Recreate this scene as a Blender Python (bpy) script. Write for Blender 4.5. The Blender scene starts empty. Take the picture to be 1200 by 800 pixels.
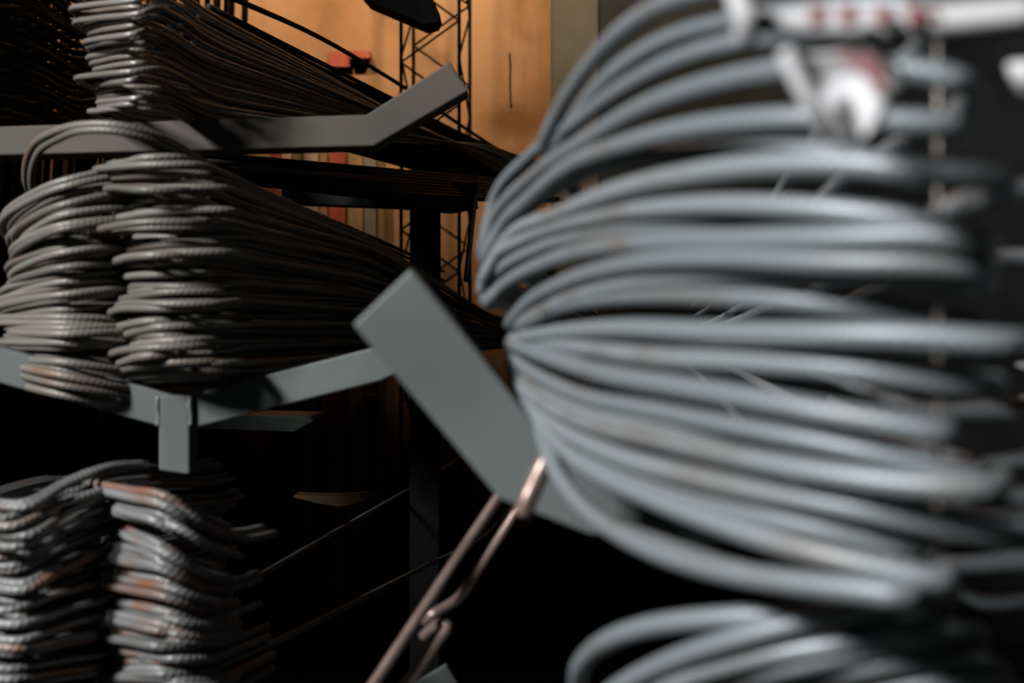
import bpy, math, random
from mathutils import Vector, Matrix

random.seed(11)
S = bpy.context.scene
COL = S.collection

# ------------------------------------------------------------------ camera
FPX = 1700.0                    # focal length in pixels of the 1200 px wide frame
EYE = 1.2                       # lens height above the floor
cam = bpy.data.cameras.new('camera')
cam.sensor_width = 36.0
cam.lens = FPX / 1200.0 * 36.0
cam.clip_start = 0.05
cam.dof.use_dof = True
cam.dof.focus_distance = 2.6
cam.dof.aperture_fstop = 5.2
camo = bpy.data.objects.new('camera', cam)
camo.location = (0, 0, EYE)
camo.rotation_euler = (math.radians(90), 0, 0)
COL.objects.link(camo)
S.camera = camo

# ------------------------------------------------------------------ light
w = bpy.data.worlds.new('world'); S.world = w; w.use_nodes = True
bg = w.node_tree.nodes['Background']
bg.inputs[0].default_value = (0.66, 0.84, 0.86, 1); bg.inputs[1].default_value = 0.05

def area(name, loc, target, sx, sy, power, col):
    l = bpy.data.lights.new(name, 'AREA'); l.shape = 'RECTANGLE'; l.size = sx; l.size_y = sy
    l.energy = power; l.color = col
    o = bpy.data.objects.new(name, l); o.location = loc
    o.rotation_euler = (Vector(target) - Vector(loc)).to_track_quat('-Z', 'Y').to_euler()
    COL.objects.link(o); return o
# daylight through the open gateway at the left front of the shed
area('gateway_daylight', (-3.7, -1.9, EYE + 2.7), (-0.1, 1.1, EYE), 0.8, 0.8, 370, (0.96, 0.98, 1.0))
# two unseen warm spots added to brighten the upper back wall
def spot(name, loc, target, power, deg, col):
    l = bpy.data.lights.new(name, 'SPOT'); l.energy = power; l.color = col
    l.spot_size = math.radians(deg); l.spot_blend = 0.45; l.shadow_soft_size = 0.06
    o = bpy.data.objects.new(name, l); o.location = loc
    o.rotation_euler = (Vector(target) - Vector(loc)).to_track_quat('-Z', 'Y').to_euler()
    COL.objects.link(o)
for sx in (-1.15, 0.05):
    spot('warm_wall_fill', (sx, 4.4, 3.9), (sx, 5.8, 3.27), 150, 86, (1.0, 0.80, 0.56))

S.view_settings.view_transform = 'Standard'
S.view_settings.look = 'None'
S.view_settings.exposure = 0.0
S.view_settings.gamma = 1.0
S.view_settings.use_curve_mapping = False
S.cycles.diffuse_bounces = 0        # bounced light off, so bars running back stay near black
S.cycles.glossy_bounces = 1

# ------------------------------------------------------------------ helpers
def P(px, py, d):
    """point seen at photo pixel (px, py), d metres ahead of the lens"""
    return Vector(((px - 600.0) / FPX * d, d, EYE + (400.0 - py) / FPX * d))

def link(o, parent=None):
    COL.objects.link(o)
    if parent is not None:
        o.parent = parent
        o.matrix_parent_inverse = parent.matrix_basis.inverted()
    return o

def mesh_obj(name, verts, faces, mat, parent=None, smooth=False, uvs=None):
    me = bpy.data.meshes.new(name)
    me.from_pydata([tuple(v) for v in verts], [], faces)
    if uvs is not None:
        uvl = me.uv_layers.new(name='UVMap')
        for li, l in enumerate(me.loops):
            uvl.data[li].uv = uvs[li]
    if smooth:
        me.polygons.foreach_set('use_smooth', [True] * len(me.polygons))
    me.materials.append(mat)
    me.update()
    return link(bpy.data.objects.new(name, me), parent)

def thing(name, label, cat, loc, group=None):
    o = bpy.data.objects.new(name, None); o.location = loc; o.empty_display_size = 0.05
    COL.objects.link(o)
    return tag(o, label, cat, group)

def tag(o, label, cat, group=None):
    o['label'] = label; o['category'] = cat
    if group: o['group'] = group
    return o

def struct(o):
    o['kind'] = 'structure'; return o

def spline(pts, n):
    out = []
    m = len(pts)
    for i in range(m - 1):
        p0 = pts[max(i - 1, 0)]; p1 = pts[i]; p2 = pts[i + 1]; p3 = pts[min(i + 2, m - 1)]
        if i == 0: p0 = p1 * 2 - p2
        if i == m - 2: p3 = p2 * 2 - p1
        # centripetal Catmull-Rom
        t0 = 0.0
        t1 = t0 + max((p1 - p0).length, 1e-6) ** 0.5
        t2 = t1 + max((p2 - p1).length, 1e-6) ** 0.5
        t3 = t2 + max((p3 - p2).length, 1e-6) ** 0.5
        for k in range(n):
            t = t1 + (t2 - t1) * k / n
            a1 = p0 * ((t1 - t) / (t1 - t0)) + p1 * ((t - t0) / (t1 - t0))
            a2 = p1 * ((t2 - t) / (t2 - t1)) + p2 * ((t - t1) / (t2 - t1))
            a3 = p2 * ((t3 - t) / (t3 - t2)) + p3 * ((t - t2) / (t3 - t2))
            b1 = a1 * ((t2 - t) / (t2 - t0)) + a2 * ((t - t0) / (t2 - t0))
            b2 = a2 * ((t3 - t) / (t3 - t1)) + a3 * ((t - t1) / (t3 - t1))
            out.append(b1 * ((t2 - t) / (t2 - t1)) + b2 * ((t - t1) / (t2 - t1)))
    out.append(pts[-1].copy())
    return out

def tube(name, pts, r, mat, parent=None, n=6, sides=8, smooth_path=True, u0=0.0):
    path = spline(pts, n) if smooth_path else [p.copy() for p in pts]
    verts, faces, uvs = [], [], []
    m = len(path)
    t = (path[1] - path[0]).normalized()
    up = Vector((0, 0, 1)) if abs(t.z) < 0.9 else Vector((1, 0, 0))
    nrm = (up - t * up.dot(t)).normalized()
    dist = [u0]
    for i in range(m):
        a = path[max(i - 1, 0)]; b = path[min(i + 1, m - 1)]
        t = (b - a).normalized()
        nrm = (nrm - t * nrm.dot(t)).normalized()
        bn = t.cross(nrm)
        for s in range(sides):
            an = 2 * math.pi * s / sides
            verts.append(path[i] + (nrm * math.cos(an) + bn * math.sin(an)) * r)
        if i: dist.append(dist[-1] + (path[i] - path[i - 1]).length)
    for i in range(m - 1):
        for s in range(sides):
            s2 = (s + 1) % sides
            faces.append((i * sides + s, i * sides + s2, (i + 1) * sides + s2, (i + 1) * sides + s))
            uvs += [(dist[i], s / sides), (dist[i], (s + 1) / sides), (dist[i + 1], (s + 1) / sides), (dist[i + 1], s / sides)]
    for base, rev in ((0, True), ((m - 1) * sides, False)):
        f = [base + s for s in range(sides)]
        if rev: f.reverse()
        faces.append(tuple(f)); uvs += [(dist[0], 0)] * sides
    return mesh_obj(name, verts, faces, mat, parent, True, uvs)

def box(name, x0, x1, y0, y1, z0, z1, mat, parent=None):
    v = [(x, y, z) for x in (x0, x1) for y in (y0, y1) for z in (z0, z1)]
    f = [(0, 1, 3, 2), (4, 6, 7, 5), (0, 4, 5, 1), (2, 3, 7, 6), (0, 2, 6, 4), (1, 5, 7, 3)]
    return mesh_obj(name, v, f, mat, parent)

def bevel(o, wd, seg=2):
    b = o.modifiers.new('bevel', 'BEVEL'); b.width = wd; b.segments = seg; b.limit_method = 'ANGLE'
    return o

def bent_bar(name, lower, upper, d, depth, mat, parent, wall=None):
    """rolled steel bar seen face on: lower and upper edge run along matching points"""
    n = len(lower); v = []
    for y in (0.0, depth):
        for e in (lower, upper):
            for p in e:
                q = P(p[0], p[1], d); q.y += y; v.append(q)
    L0, U0, L1, U1 = 0, n, 2 * n, 3 * n
    f = []
    for i in range(n - 1):
        f.append((L0 + i, L0 + i + 1, U0 + i + 1, U0 + i))
        f.append((L1 + i + 1, L1 + i, U1 + i, U1 + i + 1))
        f.append((U0 + i, U0 + i + 1, U1 + i + 1, U1 + i))
        f.append((L0 + i + 1, L0 + i, L1 + i, L1 + i + 1))
    f.append((L0, U0, U1, L1)); f.append((L0 + n - 1, L1 + n - 1, U1 + n - 1, U0 + n - 1))
    return bevel(mesh_obj(name, v, f, mat, parent), 0.0022)

# ------------------------------------------------------------------ materials
def newmat(name):
    m = bpy.data.materials.new(name); m.use_nodes = True
    nt = m.node_tree; b = nt.nodes['Principled BSDF']
    return m, nt, b

def N(nt, typ, **kw):
    n = nt.nodes.new(typ)
    for k, v in kw.items(): setattr(n, k, v)
    return n

def ramp(nt, stops):
    r = N(nt, 'ShaderNodeValToRGB'); e = r.color_ramp.elements
    e[0].position = stops[0][0]; e[0].color = (*stops[0][1], 1)
    e[1].position = stops[1][0]; e[1].color = (*stops[1][1], 1)
    for p, c in stops[2:]:
        x = e.new(p); x.color = (*c, 1)
    return r

def noisy(name, c0, c1, scale, rough=0.6, metal=0.0, detail=5, bump=0.0, p0=0.35, p1=0.65, c2=None, stretch=None):
    m, nt, b = newmat(name)
    tc = N(nt, 'ShaderNodeTexCoord'); no = N(nt, 'ShaderNodeTexNoise')
    no.inputs['Scale'].default_value = scale; no.inputs['Detail'].default_value = detail
    if stretch:
        mp = N(nt, 'ShaderNodeMapping'); mp.inputs['Scale'].default_value = stretch
        nt.links.new(tc.outputs['Object'], mp.inputs[0]); nt.links.new(mp.outputs[0], no.inputs['Vector'])
    else:
        nt.links.new(tc.outputs['Object'], no.inputs['Vector'])
    st = [(p0, c0), (p1, c1)]
    if c2: st.append((min(p1 + 0.12, 1.0), c2))
    r = ramp(nt, st); nt.links.new(no.outputs['Fac'], r.inputs[0]); nt.links.new(r.outputs[0], b.inputs['Base Color'])
    b.inputs['Roughness'].default_value = rough; b.inputs['Metallic'].default_value = metal
    if bump:
        bp = N(nt, 'ShaderNodeBump'); bp.inputs['Strength'].default_value = bump; bp.inputs['Distance'].default_value = 0.004
        nt.links.new(no.outputs['Fac'], bp.inputs['Height']); nt.links.new(bp.outputs[0], b.inputs['Normal'])
    return m

def rebar_mat(name, base0, base1, rust, rust_amt, rough=0.42, metal=0.35, rib=0.5):
    """ribbed reinforcing bar: transverse ribs along the length, mill scale, rust patches"""
    m, nt, b = newmat(name)
    L = nt.links
    oi = N(nt, 'ShaderNodeObjectInfo'); tc = N(nt, 'ShaderNodeTexCoord'); uv = N(nt, 'ShaderNodeUVMap')
    sep = N(nt, 'ShaderNodeSeparateXYZ'); L.new(uv.outputs[0], sep.inputs[0])
    # ribs, slanted round the bar
    ad = N(nt, 'ShaderNodeMath', operation='MULTIPLY_ADD'); ad.inputs[1].default_value = 2 * math.pi / 0.0062
    tw = N(nt, 'ShaderNodeMath', operation='MULTIPLY'); tw.inputs[1].default_value = 4 * math.pi
    L.new(sep.outputs[1], tw.inputs[0]); L.new(sep.outputs[0], ad.inputs[0]); L.new(tw.outputs[0], ad.inputs[2])
    sn = N(nt, 'ShaderNodeMath', operation='SINE'); L.new(ad.outputs[0], sn.inputs[0])
    bp = N(nt, 'ShaderNodeBump'); bp.inputs['Strength'].default_value = rib; bp.inputs['Distance'].default_value = 0.0004
    L.new(sn.outputs[0], bp.inputs['Height']); L.new(bp.outputs[0], b.inputs['Normal'])
    # tone varies from bar to bar
    r0 = ramp(nt, [(0.0, base0), (1.0, base1)]); L.new(oi.outputs['Random'], r0.inputs[0])
    vec = N(nt, 'ShaderNodeVectorMath', operation='MULTIPLY_ADD')
    L.new(tc.outputs['Object'], vec.inputs[0]); vec.inputs[1].default_value = (1, 1, 1)
    cb = N(nt, 'ShaderNodeCombineXYZ')
    mu = N(nt, 'ShaderNodeMath', operation='MULTIPLY'); mu.inputs[1].default_value = 37.0
    L.new(oi.outputs['Random'], mu.inputs[0])
    for i in range(3): L.new(mu.outputs[0], cb.inputs[i])
    L.new(cb.outputs[0], vec.inputs[2])
    n1 = N(nt, 'ShaderNodeTexNoise'); n1.inputs['Scale'].default_value = 9; n1.inputs['Detail'].default_value = 4
    L.new(vec.outputs[0], n1.inputs['Vector'])
    mr = N(nt, 'ShaderNodeMapRange'); mr.inputs[1].default_value = 0.62 - 0.2 * rust_amt; mr.inputs[2].default_value = 0.80 - 0.2 * rust_amt
    mr.inputs[3].default_value = 0.0; mr.inputs[4].default_value = 0.85
    L.new(n1.outputs['Fac'], mr.inputs[0])
    mx = N(nt, 'ShaderNodeMixRGB'); mx.inputs[2].default_value = (*rust, 1)
    L.new(mr.outputs[0], mx.inputs[0]); L.new(r0.outputs[0], mx.inputs[1])
    L.new(mx.outputs[0], b.inputs['Base Color'])
    b.inputs['Roughness'].default_value = rough; b.inputs['Metallic'].default_value = metal
    return m

M = {}
M['rebar_blue'] = rebar_mat('steel_blue_grey', (0.29, 0.315, 0.33), (0.41, 0.435, 0.45), (0.26, 0.22, 0.18), 0.3, 0.45, 0.25, 0.22)
M['rebar_brown'] = rebar_mat('steel_brown_grey', (0.205, 0.183, 0.158), (0.335, 0.302, 0.262), (0.30, 0.15, 0.08), 0.18, 0.5, 0.25, 0.28)
M['rebar_tan'] = rebar_mat('steel_tan', (0.34, 0.30, 0.26), (0.44, 0.39, 0.35), (0.30, 0.21, 0.14), 0.4, 0.40, 0.35, 0.3)
M['rebar_rust'] = rebar_mat('steel_rust_spotted', (0.23, 0.225, 0.215), (0.36, 0.36, 0.35), (0.40, 0.14, 0.055), 0.42, 0.48, 0.25, 0.6)
M['rebar_dark'] = rebar_mat('steel_shade_black', (0.022, 0.022, 0.02), (0.05, 0.048, 0.042), (0.05, 0.03, 0.02), 0.3, 0.6, 0.0, 0.3)  # near-black base stands in for shade on the far bars
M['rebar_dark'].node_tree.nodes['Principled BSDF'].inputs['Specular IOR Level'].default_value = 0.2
M['paint'] = noisy('grey_painted_steel', (0.145, 0.155, 0.150), (0.20, 0.215, 0.21), 7, 0.55, 0.0, 4, 0.05)
M['paint_brown'] = noisy('brownish_grey_painted_steel', (0.10, 0.085, 0.068), (0.155, 0.122, 0.098), 6, 0.6, 0.0, 5, 0.05, c2=(0.19, 0.14, 0.11))
M['paint_green'] = noisy('dark_green_painted_steel', (0.022, 0.034, 0.026), (0.045, 0.06, 0.046), 8, 0.55, 0.0, 4, 0.05)
M['near_black'] = noisy('near_black_steel', (0.008, 0.008, 0.007), (0.016, 0.016, 0.014), 14, 0.8)  # black bars; on the far rack post it stands in for shade
M['near_black'].node_tree.nodes['Principled BSDF'].inputs['Specular IOR Level'].default_value = 0.15
M['weld'] = noisy('weld_bead', (0.20, 0.20, 0.19), (0.30, 0.30, 0.29), 60, 0.5, 0.3, 3, 0.4)
M['wire'] = noisy('copper_brown_wire', (0.30, 0.20, 0.16), (0.46, 0.33, 0.28), 22, 0.33, 0.5, 4, 0.1)
M['tie'] = noisy('thin_tie_wire', (0.30, 0.24, 0.20), (0.45, 0.38, 0.34), 30, 0.4, 0.6)
M['plastic'] = noisy('white_woven_plastic', (0.72, 0.70, 0.70), (0.84, 0.82, 0.82), 14, 0.5, 0.0, 3, 0.15)
M['print'] = noisy('red_print', (0.36, 0.05, 0.04), (0.50, 0.09, 0.08), 25, 0.55)
M['print_pink'] = noisy('worn_pink_print', (0.50, 0.20, 0.20), (0.66, 0.36, 0.36), 25, 0.6)
M['concrete'] = noisy('grey_concrete', (0.16, 0.135, 0.105), (0.24, 0.205, 0.165), 4, 0.9, 0.0, 8, 0.3)
M['floor'] = noisy('dark_dirty_floor', (0.018, 0.017, 0.015), (0.04, 0.036, 0.03), 3, 0.9, 0.0, 6, 0.3)
M['shed'] = noisy('dark_sheet_metal', (0.022, 0.023, 0.021), (0.045, 0.046, 0.042), 3, 0.8, 0.0, 5)
M['red_board'] = noisy('faded_red_board', (0.42, 0.055, 0.03), (0.56, 0.11, 0.06), 8, 0.6, stretch=(1, 1, 0.15))
M['pink_board'] = noisy('pink_white_board', (0.60, 0.25, 0.18), (0.72, 0.45, 0.35), 26, 0.6, stretch=(1, 1, 0.05))
M['tan_board'] = noisy('tan_board', (0.30, 0.16, 0.06), (0.42, 0.25, 0.11), 10, 0.7, stretch=(1, 1, 0.1))
M['grey_board'] = noisy('grey_board', (0.25, 0.20, 0.15), (0.36, 0.30, 0.23), 10, 0.7, stretch=(1, 1, 0.1))
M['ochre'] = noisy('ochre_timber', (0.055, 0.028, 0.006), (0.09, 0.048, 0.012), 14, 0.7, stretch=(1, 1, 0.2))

def wall_mat():
    m, nt, b = newmat('orange_limewash_plaster'); L = nt.links
    tc = N(nt, 'ShaderNodeTexCoord')
    n1 = N(nt, 'ShaderNodeTexNoise'); n1.inputs['Scale'].default_value = 2.2; n1.inputs['Detail'].default_value = 9; n1.inputs['Roughness'].default_value = 0.62
    L.new(tc.outputs['Object'], n1.inputs['Vector'])
    r = ramp(nt, [(0.30, (0.33, 0.155, 0.055)), (0.52, (0.50, 0.25, 0.115)), (0.75, (0.56, 0.315, 0.165))])
    L.new(n1.outputs['Fac'], r.inputs[0])
    # rain-streak stains running down
    mp = N(nt, 'ShaderNodeMapping'); mp.inputs['Scale'].default_value = (9, 9, 1.1); L.new(tc.outputs['Object'], mp.inputs[0])
    n2 = N(nt, 'ShaderNodeTexNoise'); n2.inputs['Scale'].default_value = 1.2; n2.inputs['Detail'].default_value = 6; L.new(mp.outputs[0], n2.inputs['Vector'])
    mr = N(nt, 'ShaderNodeMapRange'); mr.inputs[1].default_value = 0.57; mr.inputs[2].default_value = 0.75; mr.inputs[3].default_value = 0; mr.inputs[4].default_value = 0.55
    L.new(n2.outputs['Fac'], mr.inputs[0])
    mx = N(nt, 'ShaderNodeMixRGB'); mx.inputs[2].default_value = (0.26, 0.11, 0.03, 1)
    L.new(mr.outputs[0], mx.inputs[0]); L.new(r.outputs[0], mx.inputs[1])
    # one damp patch
    sx = N(nt, 'ShaderNodeVectorMath', operation='DISTANCE'); 
    sc = N(nt, 'ShaderNodeMapping'); sc.inputs['Scale'].default_value = (1, 1, 2.2)
    L.new(tc.outputs['Object'], sc.inputs[0]); L.new(sc.outputs[0], sx.inputs[0])
    c = P(606, 142, 5.8); sx.inputs[1].default_value = (c.x, c.y, c.z * 2.2)
    wob = N(nt, 'ShaderNodeMath', operation='MULTIPLY_ADD'); wob.inputs[1].default_value = 0.28
    L.new(n1.outputs['Fac'], wob.inputs[0]); L.new(sx.outputs['Value'], wob.inputs[2])
    m2 = N(nt, 'ShaderNodeMapRange'); m2.inputs[1].default_value = 0.19; m2.inputs[2].default_value = 0.32; m2.inputs[3].default_value = 0.75; m2.inputs[4].default_value = 0
    L.new(wob.outputs[0], m2.inputs[0])
    mx2 = N(nt, 'ShaderNodeMixRGB'); mx2.inputs[2].default_value = (0.24, 0.10, 0.025, 1)
    L.new(m2.outputs[0], mx2.inputs[0]); L.new(mx.outputs[0], mx2.inputs[1])
    L.new(mx2.outputs[0], b.inputs['Base Color']); b.inputs['Roughness'].default_value = 0.9
    bp = N(nt, 'ShaderNodeBump'); bp.inputs['Strength'].default_value = 0.3; bp.inputs['Distance'].default_value = 0.01
    L.new(n1.outputs['Fac'], bp.inputs['Height']); L.new(bp.outputs[0], b.inputs['Normal'])
    return m
M['wall'] = wall_mat()

# ------------------------------------------------------------------ the shed
WY = 5.8
struct(box('floor', -2.1, 3.6, -4.0, WY + 0.2, -0.1, 0.0, M['floor']))
struct(box('ceiling', -2.1, 3.6, -4.0, WY + 0.2, 4.2, 4.3, M['shed']))
struct(box('wall_back', -1.9, 3.4, WY, WY + 0.2, 0.0, 4.2, M['wall']))
struct(box('wall_left', -2.1, -1.9, 0.75, WY + 0.2, 0.0, 4.2, M['shed']))      # open gateway in front of it; near end set to shade the rear
struct(box('wall_right', 3.4, 3.6, -4.0, WY + 0.2, 0.0, 4.2, M['shed']))
struct(box('wall_front', -0.8, 3.4, -4.0, -3.8, 0.0, 4.2, M['shed']))
p0 = P(646, 0, WY - 0.06); p1 = P(702, 0, WY - 0.06)
struct(bevel(box('trim_1', p0.x, p1.x, WY - 0.06, WY, 0.0, 4.2, M['concrete']), 0.012))   # concrete pier in the wall
p1b = P(850, 0, WY)
struct(box('dark_slab_1', p1.x, p1.x + 2.4, WY - 0.03, WY, 0.0, 3.4, M['shed']))  # dark slab added so the gaps right of the pier stay dark
# hairline crack in the plaster
ck = [P(597, 62, WY - 0.001), P(598, 80, WY - 0.001), P(597.5, 100, WY - 0.001), P(599, 126, WY - 0.001)]
crack = tube('wall_crack', ck, 0.004, M['near_black'], None, 4, 5)
crack.parent = bpy.data.objects['wall_back']; struct(crack)

# ------------------------------------------------------------------ rack steelwork
SL = 0.09                        # the racks and bars run back along this bearing

# --- rack standing left of the middle: upper arm with turned-up end, vee arm, stub
DM = 1.80
DV = 1.565
rk = thing('cantilever_rack', 'grey steel cantilever rack with vee arm and turned-up upper arm, at left', 'rack', (-0.86, DM + 0.03, 0))
bent_bar('upper_arm', [(-215, 186), (0, 182), (438, 171), (549, 106)], [(-215, 152), (0, 148), (430, 134), (527, 72)], DM, 0.055, M['paint_brown'], rk)
bent_bar('vee_arm_left', [(-215, 393), (0, 449), (190, 500), (204, 503)], [(-215, 350), (0, 407), (190, 459), (204, 462)], DV, 0.05, M['paint'], rk)
bent_bar('vee_arm_right', [(204, 503), (224, 502), (446, 446), (472, 434)], [(204, 462), (224, 462), (430, 409), (456, 402)], DV, 0.05, M['paint'], rk)
bent_bar('stub', [(186, 551), (222, 556)], [(186, 463), (222, 463)], DV - 0.006, 0.04, M['paint'], rk)
for x in (185, 223):
    tube('weld_seam', [P(x, 464, DV - 0.004), P(x - 0.8, 476, DV - 0.005), P(x + 0.6, 488, DV - 0.004), P(x, 499, DV - 0.004)], 0.0028, M['weld'], rk, 4, 6)
bevel(box('post', -0.90, -0.82, DM, DM + 0.07, 0.0, 2.6, M['paint_brown'], rk), 0.004)
bevel(box('lower_arm', -0.86, -0.16, DM + 0.01, DM + 0.06, EYE - 0.545, EYE - 0.505, M['paint'], rk), 0.004)
bevel(box('arm_bracket', -0.85, -0.76, DV, DM + 0.03, EYE + 0.0, EYE + 0.06, M['paint'], rk), 0.003)
box('foot', -0.98, -0.74, DM - 0.1, DM + 0.17, 0.0, 0.012, M['paint_brown'], rk)

# --- rack in the foreground
DF = 0.98
fk = thing('cantilever_rack', 'blurred grey steel rack arm rising beside the near bundle, with its post', 'rack', (0.66, DF + 0.04, 0))
bent_bar('arm', [(413, 380), (586, 585), (690, 626), (820, 640), (1800, 640)], [(482, 314), (640, 512), (712, 572), (830, 588), (1800, 588)], DF, 0.085, M['paint'], fk)
bevel(box('post', 0.62, 0.70, DF, DF + 0.085, 0.0, 2.5, M['paint'], fk), 0.004)
bevel(box('lower_arm', 0.02, 0.66, DF + 0.01, DF + 0.085, EYE - 0.345, EYE - 0.305, M['paint'], fk), 0.004)
box('foot', 0.54, 0.78, DF - 0.1, DF + 0.19, 0.0, 0.012, M['paint'], fk)

# --- far rack behind
DK = 3.3
kk = thing('cantilever_rack', 'dark green steel rack far behind, with a beam under the long rods', 'rack', (-0.2, DK + 0.03, 0))
bent_bar('beam', [(330, 238), (470, 243), (528, 248), (560, 242)], [(330, 203), (470, 207), (528, 212), (556, 213)], DK, 0.06, M['paint_green'], kk)
q0 = P(480, 250, DK + 0.005); q1 = P(515, 250, DK + 0.005)
bevel(box('post', q0.x, q1.x, DK + 0.006, DK + 0.07, 0.0, P(0, 238, DK).z, M['near_black'], kk), 0.004)  # near black instead of rack green, shade put into the colour
bent_bar('low_arm', [(160, 500), (345, 506), (368, 493)], [(160, 484), (330, 487), (362, 488)], DK - 0.2, 0.22, M['paint_green'], kk)
tube('brace', [P(559, 213, DK - 0.03), P(549, 300, DK - 0.03), P(546, 330, DK - 0.02)], 0.006, M['tie'], kk, 3, 8)
box('foot', q0.x - 0.06, q1.x + 0.06, DK - 0.05, DK + 0.13, 0.0, 0.012, M['paint_green'], kk)
# upper arm end, hanging into the picture at the top
bent_bar('upper_arm', [(430, 0), (498, 29), (512, 26), (516, 18)], [(330, -120), (440, -60), (500, -30), (508, 0)], DK + 0.12, 0.10, M['near_black'], kk)
q = P(400, 0, DK)

# ------------------------------------------------------------------ lattice column
DT = 5.2
lc = thing('lattice_column', 'slender black lattice column of round bars before the orange wall', 'column', (P(510, 0, DT).x, DT, 0))
z0, z1 = 0.0, 3.2
def at(px, d): return P(px, 400, d).x
ch = [(at(470, DT), DT), (at(538, DT), DT), (at(484.5, DT + 0.2), DT + 0.2), (at(550.5, DT + 0.2), DT + 0.2)]
for x, y in ch:
    tube('chord', [Vector((x, y, z0)), Vector((x, y, 1.6)), Vector((x, y, z1))], 0.007, M['near_black'], lc, 1, 7, False)
def lacing(a, b, h, start):
    z = start; k = 0
    while z < EYE + 1.7:
        A, B = (ch[a], ch[b]) if k % 2 == 0 else (ch[b], ch[a])
        tube('lacing_bar', [Vector((A[0], A[1], z)), Vector((B[0], B[1], z + h))], 0.0042, M['near_black'], lc, 1, 6, False)
        z += h; k += 1
lacing(0, 1, 0.15, EYE - 0.5)
lacing(3, 2, 0.15, EYE - 0.55)
lacing(0, 2, 0.19, EYE - 0.5)
lacing(1, 3, 0.19, EYE - 0.5)

# ------------------------------------------------------------------ boards leaning on the back wall
def plank(px0, px1, ytop, mat, label, d=5.74, cat='board'):
    a = P(px0, ytop, d); b = P(px1, ytop, d)
    o = bevel(box('board', 0, b.x - a.x, 0, 0.022, 0, a.z, M[mat]), 0.003)
    o.location = (a.x, d - 0.02, 0.0)
    o.rotation_euler = (-0.004, 0, 0)
    o['label'] = label; o['category'] = cat; o['group'] = 'boards leaning on the orange wall'
    return o
plank(318, 329, 160, 'red_board', 'narrow red board, leftmost of those leaning on the orange wall')
plank(330, 342, 150, 'pink_board', 'pinkish white board between a narrow red and a brown board')
plank(343, 355, 160, 'tan_board', 'brown board between two pinkish white boards on the wall', 5.75)
plank(356, 373, 155, 'pink_board', 'wider pinkish white board right of the brown board', 5.73)
plank(374, 385, 165, 'tan_board', 'tan board just left of the bright red board', 5.75)
plank(386, 405, 152, 'red_board', 'bright red board, widest of those leaning on the orange wall', 5.72)
plank(406, 426, 170, 'tan_board', 'wide tan board right of the bright red board', 5.75)
plank(427, 441, 175, 'grey_board', 'grey board, rightmost but one against the orange wall', 5.73)
plank(442, 452, 180, 'tan_board', 'thin tan board at the right end of the leaning row', 5.75)
plank(420, 427, 470, 'red_board', 'short red-brown stake in the shade under the vee arm', 5.0, 'stake')
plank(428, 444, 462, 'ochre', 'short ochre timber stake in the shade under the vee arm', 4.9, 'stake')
# red bracket up on the wall
rb = thing('wall_bracket', 'small red bracket fixed high on the orange wall', 'bracket', P(410, 70, WY))
a = P(386, 62, WY); b = P(435, 71, WY); c = P(411, 80, WY)
bevel(box('plate', a.x, c.x, WY - 0.03, WY, c.z, a.z, M['red_board'], rb), 0.002)
bevel(box('arm', c.x, b.x, WY - 0.05, WY, b.z, a.z, M['red_board'], rb), 0.002)

# ------------------------------------------------------------------ upright bars stored on end against the wall at the far left
DU = 4.7
x = at(-60, DU); k = 0
ub = thing('upright_bar_stack', 'row of dark bars standing on end against the wall at far left', 'bar stack', (at(60, DU), DU, 0))
while x < at(262, DU):
    px = 600 + x / DU * FPX
    rr = random.uniform(0.006, 0.010)
    y = DU + random.uniform(-0.05, 0.05)
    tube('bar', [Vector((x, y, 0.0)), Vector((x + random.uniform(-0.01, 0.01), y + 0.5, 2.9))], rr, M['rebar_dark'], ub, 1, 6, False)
    x += rr * random.choice((1.55, 1.6, 1.7, 1.8, 2.3)); k += 1

# ------------------------------------------------------------------ bundles of folded bars
def leg(p, dist, z_to, spread=0.0):
    """the bar runs on to the back from p"""
    out = []
    for f in (0.12, 0.35, 0.7, 1.0):
        d = dist * f
        out.append(Vector((p.x + SL * d + spread * f, p.y + d, p.z + (z_to - p.z) * min(1, f * 1.3))))
    return out

def folded(parent, pts, mat, r, zl, zr, length=3.2, n=6, sides=8, cut=False):
    front = [Vector(p) for p in pts]
    if cut:                      # this bar ends just past the bend
        return tube('rod', list(reversed(leg(front[0], length, zl))) + front, r, mat, parent, n, sides, True, random.uniform(0, 1))
    l = leg(front[0], length, zl); rr = leg(front[-1], length, zr)
    return tube('rod', list(reversed(l)) + front + rr, r, mat, parent, n, sides, True, random.uniform(0, 1))

J = lambda a: random.uniform(-a, a)

def twice(rows):
    """each listed bar and a neighbour lying a little askew under it"""
    out = []
    for r_ in rows:
        out.append(tuple(v + J(1.5) for v in r_))
        d = random.uniform(4, 9)
        out.append(tuple(v + d * random.uniform(.5, 1.5) if v > 165 or len(r_) == 2 else v + J(9) for v in r_))
    return out

# ---- near bundle, right: 26 bars read one by one
nb = thing('rebar_bundle', 'large blurred bundle of blue-grey folded steel bars filling the right foreground', 'steel bundle', (0.1, 0.9, EYE - 0.105), 'bundles of folded steel bars')
def dnear(px):
    T = [(560, 1.10), (600, 1.04), (650, .90), (720, .755), (800, .67), (900, .61), (1000, .578), (1100, .56), (1200, .555)]
    for (a, da), (b, db) in zip(T, T[1:]):
        if px <= b: return da + (db - da) * max(0.0, (px - a) / (b - a))
    return .555
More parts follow.
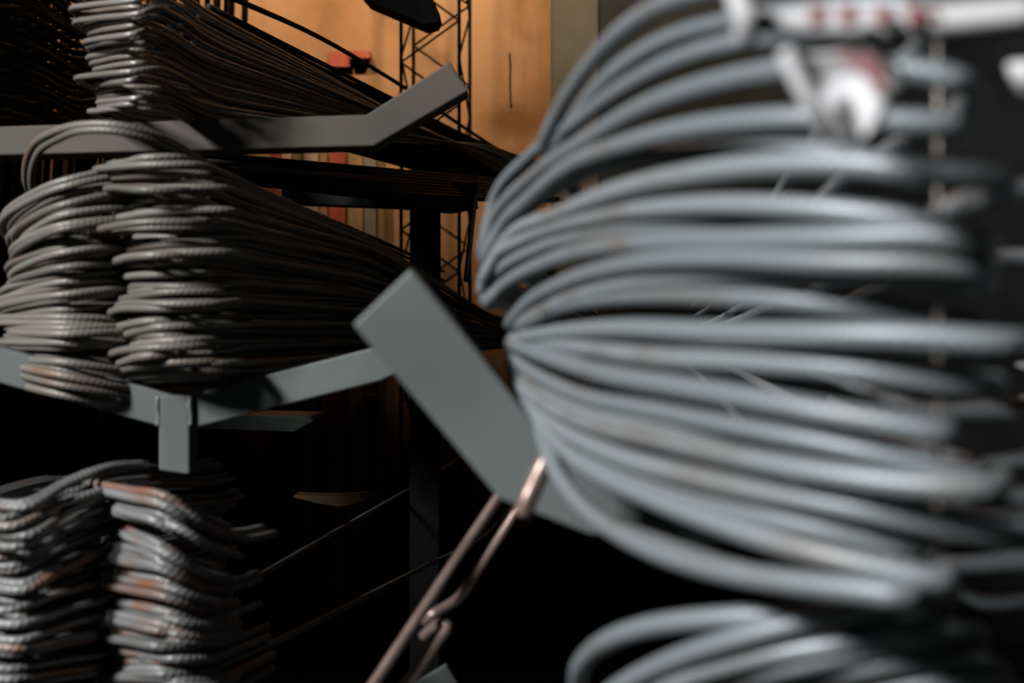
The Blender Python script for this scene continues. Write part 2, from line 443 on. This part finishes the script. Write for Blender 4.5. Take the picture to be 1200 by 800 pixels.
# (push back in metres, runs on behind?, points seen along the bar from the left bend to its end)
near = [
    (0.00, 0, [(639, 166), (658, 125), (691, 76), (734, 32), (783, 3), (840, -14), (930, -34), (1040, -50)]),
    (0.03, 1, [(646, 176), (666, 152), (691, 116), (729, 78), (783, 45), (853, 24), (929, 14), (1010, 8), (1080, 10)]),
    (0.02, 0, [(569, 275), (582, 228), (620, 184), (675, 144), (729, 104), (794, 70), (864, 50), (929, 44), (1030, 42)]),
    (0.00, 1, [(566, 292), (580, 254), (631, 202), (691, 162), (767, 120), (842, 96), (918, 82), (994, 78), (1092, 86), (1124, 95)]),
    (-.01, 0, [(570, 300), (590, 262), (615, 238), (669, 194), (740, 167), (810, 150), (902, 140), (983, 139), (1080, 144), (1116, 147)]),
    (0.025, 0, [(576, 296), (600, 262), (640, 226), (700, 196), (770, 184), (850, 180), (940, 178), (1010, 184)]),
    (-.005, 1, [(568, 326), (593, 282), (658, 250), (729, 222), (805, 205), (902, 193), (1010, 193), (1092, 203), (1162, 210)]),
    (0.00, 0, [(566, 336), (577, 305), (615, 280), (685, 258), (767, 244), (875, 240), (983, 247), (1070, 258), (1086, 262)]),
    (0.012, 0, [(569, 349), (582, 322), (631, 292), (685, 276), (767, 264), (875, 258), (960, 262)]),
    (0.00, 1, [(574, 352), (590, 335), (640, 308), (705, 290), (780, 283), (875, 281), (983, 279), (1092, 277), (1140, 283)]),
    (-.01, 0, [(599, 378), (620, 354), (660, 332), (700, 318), (767, 306), (860, 303), (983, 308), (1092, 310), (1148, 316)]),
    (0.01, 0, [(603, 382), (631, 368), (685, 343), (767, 327), (875, 322), (983, 324), (1092, 326), (1148, 331)]),
    (0.02, 0, [(610, 384), (650, 362), (700, 350), (790, 345), (900, 350), (983, 358), (1065, 370), (1150, 386)]),
    (0.00, 1, [(612, 396), (658, 389), (740, 385), (848, 390), (956, 392), (1065, 394), (1184, 402)]),
    (0.008, 0, [(602, 398), (640, 402), (690, 408), (774, 419), (886, 424), (998, 432), (1110, 446), (1162, 452)]),
    (-.01, 0, [(600, 402), (620, 410), (651, 421), (718, 440), (802, 454), (886, 468), (970, 484), (1060, 499), (1104, 508)]),
    (0.00, 0, [(600, 415), (615, 430), (640, 445), (690, 466), (774, 482), (886, 504), (970, 520), (1054, 538), (1143, 558)]),
    (0.015, 0, [(601, 420), (618, 446), (660, 472), (720, 494), (800, 506), (880, 520), (960, 540), (1060, 558)]),
    (-.008, 1, [(600, 428), (606, 446), (625, 464), (690, 497), (774, 516), (858, 534), (942, 550), (1054, 566), (1155, 572)]),
    (0.00, 0, [(606, 440), (618, 466), (651, 498), (718, 532), (802, 556), (886, 574), (998, 594), (1110, 614), (1195, 628)]),
    (0.012, 0, [(612, 452), (630, 486), (668, 520), (735, 556), (820, 584), (900, 604), (990, 624), (1070, 640)]),
    (-.008, 0, [(632, 490), (648, 512), (690, 548), (757, 580), (841, 612), (942, 644), (1026, 664), (1104, 680)]),
    (0.00, 1, [(634, 498), (640, 522), (655, 556), (682, 592), (732, 628), (802, 657), (886, 676), (998, 690), (1060, 697)]),
    (0.008, 0, [(640, 506), (650, 540), (668, 576), (707, 612), (774, 640), (858, 668), (942, 686), (1030, 698)]),
]
for i, (bk, on, pl) in enumerate(near):
    E = EYE
    front = []
    for k, (x, y) in enumerate(pl):
        f = k / (len(pl) - 1)
        front.append(P(x, y, dnear(x) + bk + (0.02 * f * f if not on else 0)))
    a0 = front[0]
    zl = a0.z - E
    front = [Vector((a0.x + 0.020, a0.y + 0.17, E + zl * 0.97)), Vector((a0.x + 0.004, a0.y + 0.06, E + zl))] + front
    e = front[-1]
    zr = e.z - E
    if on:
        front += [Vector((e.x + 0.016, e.y + 0.03, e.z)), Vector((e.x + 0.024, e.y + 0.12, e.z)), Vector((e.x + 0.03, e.y + 0.3, e.z))]
    else:
        front += [Vector((e.x + 0.008, e.y + 0.02, e.z))]
    folded(nb, front, M['rebar_blue'], 0.0052 + J(0.0004), E + zl * 0.8, E + zr * 0.6, 2.6, 5, 10, not on)
for xx, yy in ((0.187, 0.615), ):
    tube('tie_wire', [Vector((0.176, 0.60, EYE + 0.14)), Vector((0.172, 0.585, EYE)), Vector((0.176, 0.60, EYE - 0.11))], 0.0013, M['tie'], nb, 4, 6)

# ---- next bundle at the right edge
nb2 = thing('rebar_bundle', 'blurred bundle of folded steel bars cut off by the right edge of the picture', 'steel bundle', (0.34, 0.9, EYE - 0.105), 'bundles of folded steel bars')
edge = [(1140, 226, 212), (1130, 305, 296), (1150, 412, 404), (1095, 483, 474), (1130, 548, 522),
        (1110, 585, 572), (1140, 605, 598), (1110, 660, 652), (1150, 704, 694)]
for i, (lx, yl, yr) in enumerate(edge):
    DL = 0.86 + J(0.03)
    ox = (lx - 600) / FPX * DL
    zl = (400 - yl) / FPX * DL; zr = (400 - yr) / FPX * 0.66
    pts = [(ox + 0.014, DL + 0.14, EYE + zl * .98), (ox, DL, EYE + zl), (ox + 0.012, DL - 0.10, EYE + zl + (zr - zl) * .5), (ox + 0.05, 0.66, EYE + zr),
           (ox + 0.11, 0.57, EYE + zr), (ox + 0.155, 0.57, EYE + zr), (ox + 0.175, 0.66, EYE + zr), (ox + 0.18, 0.85, EYE + zr)]
    folded(nb2, pts, M['rebar_blue'], 0.0055, EYE + zl * .8, EYE + zr * .8, 0.5, 6, 10)

# ---- bundle below it, bottom right
nb3 = thing('rebar_bundle', 'loose blurred folded steel bars at the bottom edge below the large near bundle', 'steel bundle', (0.1, 1.0, EYE - 0.30), 'bundles of folded steel bars')
low = [
    [(690, 830, .86), (677, 795, .82), (700, 758, .76), (770, 732, .70), (880, 722, .66), (1000, 718, .645), (1090, 722, .66), (1100, 728, .74)],
    [(700, 850, .84), (705, 822, .78), (760, 786, .72), (850, 752, .665), (960, 725, .64), (1060, 706, .63), (1105, 702, .66), (1110, 705, .74)],
    [(720, 870, .84), (735, 832, .78), (790, 800, .71), (880, 772, .665), (1000, 752, .64), (1090, 742, .635), (1138, 742, .66), (1140, 748, .74)],
    [(735, 890, .84), (770, 836, .77), (840, 804, .70), (940, 778, .655), (1050, 758, .64), (1110, 752, .645), (1142, 756, .68), (1142, 762, .76)],
    [(760, 900, .84), (820, 838, .76), (900, 806, .69), (1000, 784, .65), (1090, 776, .64), (1150, 778, .65), (1170, 786, .70), (1165, 790, .78)],
    [(760, 930, .84), (850, 850, .75), (950, 822, .68), (1050, 806, .65), (1120, 800, .64), (1170, 802, .66), (1180, 808, .72), (1175, 810, .80)],
]
for pl in low:
    pts = [P(*p) for p in pl]
    folded(nb3, pts, M['rebar_blue'], 0.0053, EYE - 0.95, EYE - 0.9, 2.4, 6, 10)
for i in range(10):
    z = EYE - 0.235 - i * 0.0065
    a = J(0.01)
    pts = [(0.075 + a, .95, z), (0.07 + a, .82, z), (0.10 + a, .70, z), (0.16 + a, .64, z), (0.215 + a, .66, z), (0.24 + a, .74, z), (0.25 + a, .9, z)]
    folded(nb3, pts, M['rebar_blue'], 0.0053, EYE - 0.95, EYE - 0.9, 2.4, 5, 8)

# ---- middle left bundles on the vee arm
ob = [(140, 196, 186, 264), (142, 212, 204, 272), (146, 226, 216, 280), (143, 256, 236, 288), (146, 268, 248, 294), (122, 284, 262, 302),
      (140, 288, 274, 306), (156, 302, 287, 324), (160, 312, 298, 330), (152, 333, 321, 338), (162, 345, 333, 345), (152, 360, 346, 352),
      (150, 368, 353, 358), (160, 384, 371, 372), (163, 392, 379, 380), (166, 402, 390, 388), (160, 416, 399, 396), (158, 424, 408, 402),
      (160, 434, 420, 410), (157, 442, 428, 416), (160, 447, 436, 421)]
mb = thing('rebar_bundle', 'grey-brown folded steel bars on the vee arm, right of the pair in mid picture', 'steel bundle', (-0.34, 1.75, EYE - 0.09), 'bundles of folded steel bars')
SL = 0.08
for i, (lx, yl, ym, yr) in enumerate(twice(ob)):
    dy = J(0.03)
    DL, DA, DR = 1.68 + dy, 1.51 + dy, 1.66 + dy
    ox = (lx - 160) / FPX * DL
    zl = (400 - yl) / FPX * DL; zm = (400 - ym) / FPX * DA; zr = (400 - yr) / FPX * (DR + .6)
    E = EYE
    wd = .018 + J(.028); a_ = J(.004)
    pts = [(-0.424 + ox, DL + .12, E + zl - 0.005), (-0.437 + ox, DL, E + zl), (-0.430 + ox, DL - .075, E + zl + (zm - zl) * .4), (-0.405 + ox * .7, DA + .045, E + zl + (zm - zl) * .75),
           (-0.372 + ox * .4 + wd * .5, DA, E + zm - .001 + a_), (-0.345 + wd, DA + .010, E + zm + a_), (-0.327 + wd, DA + .07, E + zm + (zr - zm) * .12), (-0.312 + wd, DA + .22, E + zm + (zr - zm) * .35), (-0.287 + wd, DA + .45, E + zm + (zr - zm) * .7), (-0.26 + wd, DR + .6, E + zr)]
    folded(mb, pts, M['rebar_brown'], 0.0043 + J(.0004), E + zl * .6, E + zr * .45, 3.0)

mb2 = thing('rebar_bundle', 'grey-brown folded steel bars on the vee arm at the left edge, one loop arching above', 'steel bundle', (-0.52, 1.75, EYE - 0.06), 'bundles of folded steel bars')
lf = [(14, 274, 212, 198), (22, 282, 224, 214), (26, 292, 238, 228), (28, 300, 246, 238), (24, 308, 262, 256), (26, 318, 272, 268), (20, 325, 290, 284),
      (23, 333, 300, 296), (20, 344, 312, 306), (22, 350, 322, 318), (10, 360, 336, 322), (10, 368, 345, 338), (14, 374, 356, 352), (8, 371, 371, 376),
      (18, 384, 384, 384), (17, 394, 396, 404), (18, 402, 402, 398), (16, 408, 418, 428), (6, 404, 430, 446), (4, 408, 442, 456), (2, 412, 452, 464), (0, 416, 458, 468)]
for i, (lx, yl, ym, yr) in enumerate(twice(lf)):
    dy = J(0.025)
    DL, DA, DR = 1.70 + dy, 1.55 + dy, 1.59 + dy
    E = EYE
    zl = (400 - yl) / FPX * DL; zm = (400 - ym) / FPX * DA; zr = (400 - yr) / FPX * DR
    x0 = (lx - 600) / FPX * DL
    xa = (78 - 600) / FPX * DA; xr = (150 - 600) / FPX * DR
    pts = [(x0 + .012, DL + .10, E + zl - 0.012), (x0, DL, E + zl), (x0 + .008, DL - .05, E + zl + (zm - zl) * .35), (x0 * .45 + xa * .55, DL - .115, E + zl + (zm - zl) * .74), (xa, DA, E + zm), (xr, DR, E + zr),
           (xr + .022, DR + .09, E + zr - .004), (xr + .03, DR + .25, E + zr - .01)]
    folded(mb2, pts, M['rebar_brown'], 0.0043 + J(.0004), E + zl * .6, E + zr * .6, 3.0)
for off in (0, 7):
    pts = [P(36 + off, 225 + off, 1.76), P(30 + off, 200 + off, 1.71), P(38 + off, 172 + off, 1.66), P(62 + off, 155 + off, 1.60), P(98, 146 + off, 1.56), P(140, 147 + off, 1.55),
           P(190, 162 + off, 1.58), P(240, 190 + off, 1.66), P(290, 222 + off, 1.80)]
    folded(mb2, pts, M['rebar_brown'], 0.0045, EYE + .08, EYE + .08, 2.8)

# ---- lower left bundles
E = EYE
lb = thing('rebar_bundle', 'rust-spotted folded steel bars below the vee arm, right of the lower pair', 'steel bundle', (-0.36, 1.6, EYE - 0.50), 'bundles of folded steel bars')
lw = [(96, 556, 582), (104, 562, 590), (118, 576, 606), (122, 582, 612), (134, 602, 636), (138, 610, 648), (122, 624, 652), (112, 636, 664),
      (104, 654, 682), (108, 662, 690), (122, 680, 712), (130, 688, 720), (108, 702, 732), (114, 710, 738), (112, 726, 750), (116, 734, 756),
      (130, 746, 764), (126, 758, 770), (134, 764, 774), (118, 780, 784), (124, 786, 790), (130, 796, 799), (120, 806, 808), (126, 816, 818)]
SL = 0.09
for i, (lx, yl, ym) in enumerate(twice(lw)):
    dy = J(.02)
    DL, DA = 1.52 + dy, 1.36 + dy
    zl = (400 - yl) / FPX * DL; zm = (400 - ym) / FPX * DA
    x0 = (lx - 600) / FPX * DL; xm = (196 + J(14) - 600) / FPX * DA
    zr = zm - 0.040 * min(1.0, max(0.25, (800 - ym) / 150))
    pts = [(x0 + .02, DL + .13, E + zl), (x0, DL, E + zl), (x0 * .75 + xm * .25, DL - .07, E + zl + (zm - zl) * .3), (x0 * .35 + xm * .65, DA + .04, E + zl + (zm - zl) * .7), (xm, DA, E + zm), (xm + .026, DA + .02, E + zm + (zr - zm) * .5),
           (xm + .042, DA + .09, E + zr), (xm + .055, DA + .22, E + zr - .012), (xm + .07, DA + .42, E + zr - .03)]
    short = i != 37          # cut past the bend, the shape standing in for legs lost in shade
    if short: pts = pts[:random.choice((7, 7, 8))]
    folded(lb, pts, M['rebar_rust'], 0.0045 + J(.0004), E + zl - .02, E + zr - .20, 0.3 if short else 2.8, cut=short)
lb2 = thing('rebar_bundle', 'rust-spotted folded steel bars at the lower left corner of the picture', 'steel bundle', (-0.52, 1.6, EYE - 0.50), 'bundles of folded steel bars')
lw2 = [(590, 548), (602, 566), (616, 574), (628, 578), (636, 592), (648, 600), (656, 610), (666, 622), (684, 642), (690, 654), (700, 664), (712, 676),
       (722, 692), (732, 700), (742, 712), (752, 728), (758, 738), (766, 746), (776, 762), (786, 772), (794, 780), (802, 792), (812, 804)]
for i, (yl, yr) in enumerate(twice(lw2)):
    dy = J(.025)
    DA, DR = 1.36 + dy, 1.45 + dy
    zl = (400 - yl) / FPX * DA; zr = (400 - yr) / FPX * DR
    xa = (18 + J(18) - 600) / FPX * DA; xr = (124 + J(6) - 600) / FPX * DR
    pts = [(xa - .055, DA + .22, E + zl), (xa - .06, DA + .1, E + zl), (xa - .04, DA + .02, E + zl), (xa, DA, E + zl), (xa * .5 + xr * .5, DA + .05, E + zl + (zr - zl) * .62), (xr, DR, E + zr),
           (xr + .016, DR + .10, E + zr - .004), (xr + .03, DR + .25, E + zr - .01)]
    short = True  # all end past the bend, in place of shaded legs
    folded(lb2, pts[:7] if short else pts, M['rebar_rust'], 0.0045 + J(.0004), E + zl - .02, E + zr - .44, 0.3 if short else 2.6, cut=short)

# ---- bundle on the upper arm
tb = thing('rebar_bundle', 'narrow bundle of thin tan folded steel bars on the upper arm at the top', 'steel bundle', (-0.5, 1.95, P(0, 140, 1.95).z), 'bundles of folded steel bars')
SL_KEEP = SL
SL = 0.15
tz = [(84, -20), (88, -12), (84, 4), (90, 12), (88, 20), (100, 26), (106, 34), (100, 44), (104, 50), (112, 56), (104, 62), (108, 70),
      (112, 78), (90, 88), (116, 98), (114, 106), (118, 113), (116, 119), (118, 126), (106, 131)]
for i, (lx, y) in enumerate(tz):
    dy = J(.03)
    DL, DA = 1.80 + dy, 1.66 + dy
    yl = y + 8 * min(1, (140 - y) / 80); ya = y - 4
    zl = (400 - yl) / FPX * DL; za = (400 - ya) / FPX * DA
    x0 = (lx - 600) / FPX * DL; xa = (155 + J(10) - 600) / FPX * DA; xr = (203 + J(8) - 600) / FPX * 1.73
    zr = (400 - (y + 2)) / FPX * 1.73
    pts = [(x0 + .01, DL + .10, E + zl), (x0, DL, E + zl), (x0 * .6 + xa * .4, DL - .08, E + zl + (za - zl) * .6), (xa, DA, E + za), (xr - .010, 1.68 + dy, E + za * .4 + zr * .6), (xr, 1.75 + dy, E + zr), (xr + .012, 1.86, E + zr)]
    folded(tb, pts, M['rebar_tan'], 0.0034 + J(.0003), E + zl + .10 + .20 * (y + 20) / 150, E + zr + .08 + .22 * (y + 20) / 150, 3.2)
tb2 = thing('rebar_bundle', 'dim bundle of folded steel bars on the upper arm at the top left corner', 'steel bundle', (-0.75, 1.95, P(0, 140, 1.95).z), 'bundles of folded steel bars')
for i in range(20):
    y = 130 - i * 9.5 + J(3)
    xr = -0.672 + J(.008); z = E + (400 - y) / FPX * 1.95
    pts = [(-.86, 2.2, z), (-.865, 2.05, z), (-.83, 1.95, z), (-.76, 1.91, z), (-.70, 1.94, z), (xr, 2.02, z), (xr + .01, 2.2, z)]
    folded(tb2, pts, M['rebar_dark'], 0.0045, z + .12, z + .12, 0.8, 5, 7)  # gloom of the corner put into the bar colour

# ---- long rods lying back on the far rack: the dark wedge under the roof
lr = thing('long_rod_stack', 'dark stack of long straight rods running back over the far rack', 'rod stack', P(420, 210, DK), 'long straight rods')
top_a, top_b = P(245, 10, 2.2), P(648, 199, 5.6)
bot_a, bot_b = P(190, 100, 2.2), P(640, 222, 5.6)
ncol, nrow = 5, 15
for r_ in range(nrow):
    for c_ in range(ncol):
        f = r_ / (nrow - 1)
        if random.random() < 0.06 and c_ > 0: continue
        side = -c_ * 0.021 - (0.004 if r_ % 2 else 0)
        A = top_a.lerp(bot_a, f) + Vector((side, J(.04), J(.004)))
        B = top_b.lerp(bot_b, f) + Vector((side * .7, J(.1), J(.006)))
        mid1 = A.lerp(B, .33) + Vector((0, 0, -.012 + J(.008))); mid2 = A.lerp(B, .68) + Vector((0, 0, -.018 + J(.01)))
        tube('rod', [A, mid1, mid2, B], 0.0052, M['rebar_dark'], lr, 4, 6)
sr = tag(tube('long_rod', [P(255, -10, 2.2), P(375, 44, 2.9), P(470, 100, 3.6), P(560, 160, 4.4), P(600, 185, 5.2)], 0.0050, M['rebar_dark'], None, 5, 7),
         'single dark rod lying clear above the dark rod stack', 'steel rod', 'long straight rods')
SL = SL_KEEP

# ---- second, lower layer of long rods on the far rack beam
lr2 = thing('long_rod_stack', 'thin dark layer of long rods resting just above the dark green beam', 'rod stack', P(420, 206, DK), 'long straight rods')
for i in range(24):
    y = 200 + (i % 8) * 4
    A = P(235 + J(10), y - 20 + J(2), 2.25 + J(.05)); B = P(400 + i * 6, 203 + (i % 8) * 4, 3.22); C = P(500 + i * 7, 214 + (i % 8) * 3.0, 4.1)
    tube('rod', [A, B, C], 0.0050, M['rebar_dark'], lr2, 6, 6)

# ---- long rods behind the middle bundles, at the level of the vee arm
lr3 = thing('long_rod_stack', 'dark stack of long rods behind the middle bundles, under the green beam', 'rod stack', P(420, 400, 3.0), 'long straight rods')
for r_ in range(14):
    for c_ in range(6):
        f = r_ / 13
        A = P(240, 208, 2.0).lerp(P(240, 445, 2.0), f) + Vector((-c_ * .03, J(.03), J(.004)))
        B = P(520, 318, 4.4).lerp(P(520, 440, 4.4), f) + Vector((-c_ * .03, J(.05), J(.004)))
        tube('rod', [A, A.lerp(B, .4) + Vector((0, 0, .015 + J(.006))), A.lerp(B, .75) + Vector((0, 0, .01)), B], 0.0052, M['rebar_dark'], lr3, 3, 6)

# ------------------------------------------------------------------ copper-brown wires hanging from the near arm
wp = thing('bent_wire', 'pair of copper-brown wires hooked together, hanging down from the near rack arm', 'wire', P(520, 690, 1.5))
tube('wire_strand', [P(600, 558, 1.34), P(560, 618, 1.32), P(500, 708, 1.27), P(420, 828, 1.22)], 0.0050, M['wire'], wp, 6, 10)
tube('hooked_strand', [P(622, 572, 1.34), P(588, 626, 1.33), P(552, 680, 1.31), P(538, 700, 1.305), P(522, 711, 1.30), P(508, 719, 1.295), P(496, 728, 1.30)], 0.0047, M['wire'], wp, 6, 10)
tube('hook_end', [P(496, 746, 1.30), P(508, 735, 1.29), P(519, 730, 1.283), P(524, 734, 1.28), P(514, 749, 1.275), P(484, 791, 1.26), P(449, 841, 1.24)], 0.0050, M['wire'], wp, 6, 10)
tag(tube('wire_stub', [P(650, 520, .93), P(636, 548, .93), P(620, 582, .925), P(612, 604, .925)], 0.0062, M['wire'], None, 6, 10),
    'short blurred copper-brown wire end lying against the near rack arm', 'wire')

# plate corner poking up at the bottom edge
pc = tag(bent_bar('steel_plate', [(440, 860), (560, 840)], [(476, 806), (523, 778)], 1.7, 0.012, M['paint'], None), 'grey plate corner at the bottom edge beside the hooked wires', 'plate')
# faint ochre timber lens-shaped end in the dark
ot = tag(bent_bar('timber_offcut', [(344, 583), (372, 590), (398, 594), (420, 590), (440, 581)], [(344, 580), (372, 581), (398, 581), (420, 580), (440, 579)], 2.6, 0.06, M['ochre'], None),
         'ochre timber offcut half lost in the dark below the vee arm', 'timber')

# ------------------------------------------------------------------ plastic tags on the near bundle
def sheet(name, rows, mat, parent, thick=0.0012, sub=2):
    nr, nc = len(rows), len(rows[0])
    v = [p for r_ in rows for p in r_]
    f = [(i * nc + j, i * nc + j + 1, (i + 1) * nc + j + 1, (i + 1) * nc + j) for i in range(nr - 1) for j in range(nc - 1)]
    o = mesh_obj(name, v, f, mat, parent, True)
    s = o.modifiers.new('sub', 'SUBSURF'); s.levels = sub; s.render_levels = sub
    t = o.modifiers.new('solid', 'SOLIDIFY'); t.thickness = thick
    return o
DG = 0.518
st = thing('plastic_strip', 'white plastic strip with red lettering tied across the top of the near bundle', 'strip', P(1000, 30, DG))
top = [(862, -14), (872, 4), (890, 14), (940, 14), (1010, 10), (1080, 10), (1150, 4), (1215, -2)]
bot = [(864, 48), (874, 44), (892, 36), (940, 44), (1010, 50), (1080, 46), (1150, 40), (1215, 32)]
rows = []
for k in range(4):
    t = k / 3
    rows.append([P(a[0] + (b[0] - a[0]) * t, a[1] + (b[1] - a[1]) * t, DG - 0.006 * math.sin(math.pi * t) - (a[0] - 960) * 0.00008) for a, b in zip(top, bot)])
sheet('strip', rows, M['plastic'], st)
tube('knot', [P(862, -16, DG - .006), P(868, 8, DG - .010), P(876, 22, DG - .012), P(872, 46, DG - .006)], 0.0042, M['plastic'], st, 5, 8)
# four smeared red letters
def glyph(strokes, parent, mat, d, r=0.0016):
    for s in strokes:
        tube('letter', [P(x, y, d) for x, y in s], r, mat, parent, 4, 6)
lx = 0
DPp = DG - 0.0165
for gx in (957, 993, 1034, 1072):
    for k in range(2):
        glyph([[(gx + k * 8 - 4, 11), (gx + k * 8 - 1, 19), (gx + k * 8 - 3, 27)]], st, M['print'], DPp, 0.0018)
    glyph([[(gx - 6, 13), (gx + 8, 12)], [(gx - 4, 25), (gx + 7, 24)]] if gx != 1034 else [[(gx - 2, 9), (gx + 6, 30)]], st, M['print'], DPp, 0.0016)
glyph([[(1090, 14), (1100, 22)]], st, M['print'], DPp, 0.0018)
sheet('worn_print', [[P(1118, 20, DPp), P(1150, 14, DPp), P(1212, 2, DPp)], [P(1120, 30, DPp), P(1150, 24, DPp), P(1212, 12, DPp)]], M['print_pink'], st, .0006, 1)

lp = thing('plastic_tag', 'white curled plastic tag with red print hanging from the near bundle', 'tag', P(990, 110, DG))
cols = [
    [(918, 60), (930, 84), (948, 116), (966, 146), (984, 163)],
    [(936, 64), (946, 84), (960, 112), (976, 144), (992, 166)],
    [(960, 66), (970, 86), (982, 110), (992, 138), (1000, 166)],
    [(985, 62), (1000, 80), (1008, 104), (1012, 134), (1010, 163)],
    [(1020, 60), (1034, 72), (1040, 96), (1034, 126), (1018, 154)],
    [(1046, 68), (1058, 82), (1062, 98), (1052, 124), (1026, 148)],
]
dep = [.004, .002, .000, -.005, -.010, -.004]
rows = [[P(x, y, DG + dd + 0.004 * math.sin(k * 1.3)) for k, (x, y) in enumerate(c)] for c, dd in zip(cols, dep)]
sheet('tag_sheet', rows, M['plastic'], lp)
tube('rolled_edge', [P(921, 60, DG - .015), P(934, 88, DG - .016), P(952, 122, DG - .016), P(972, 152, DG - .012), P(994, 165, DG - .01)], 0.0034, M['plastic'], lp, 5, 8)
DQ = DG - 0.0165
sheet('red_print_patch', [[P(968, 62, DQ), P(1000, 62, DQ), P(1030, 66, DQ)], [P(990, 74, DQ), P(1012, 78, DQ), P(1038, 84, DQ)], [P(1014, 88, DQ), P(1024, 94, DQ), P(1040, 100, DQ)], [P(1026, 108, DQ), P(1032, 114, DQ), P(1037, 112, DQ)]], M['print_pink'], lp, .0006, 2)
rt = tag(sheet('plastic_tag', [[P(1178, 72, .56), P(1200, 74, .55), P(1226, 70, .55)], [P(1186, 90, .555), P(1204, 92, .545), P(1226, 90, .55)], [P(1200, 112, .56), P(1212, 114, .555), P(1226, 112, .56)]], M['plastic'], None),
         'scrap of white plastic at the right edge below the lettered strip', 'tag')
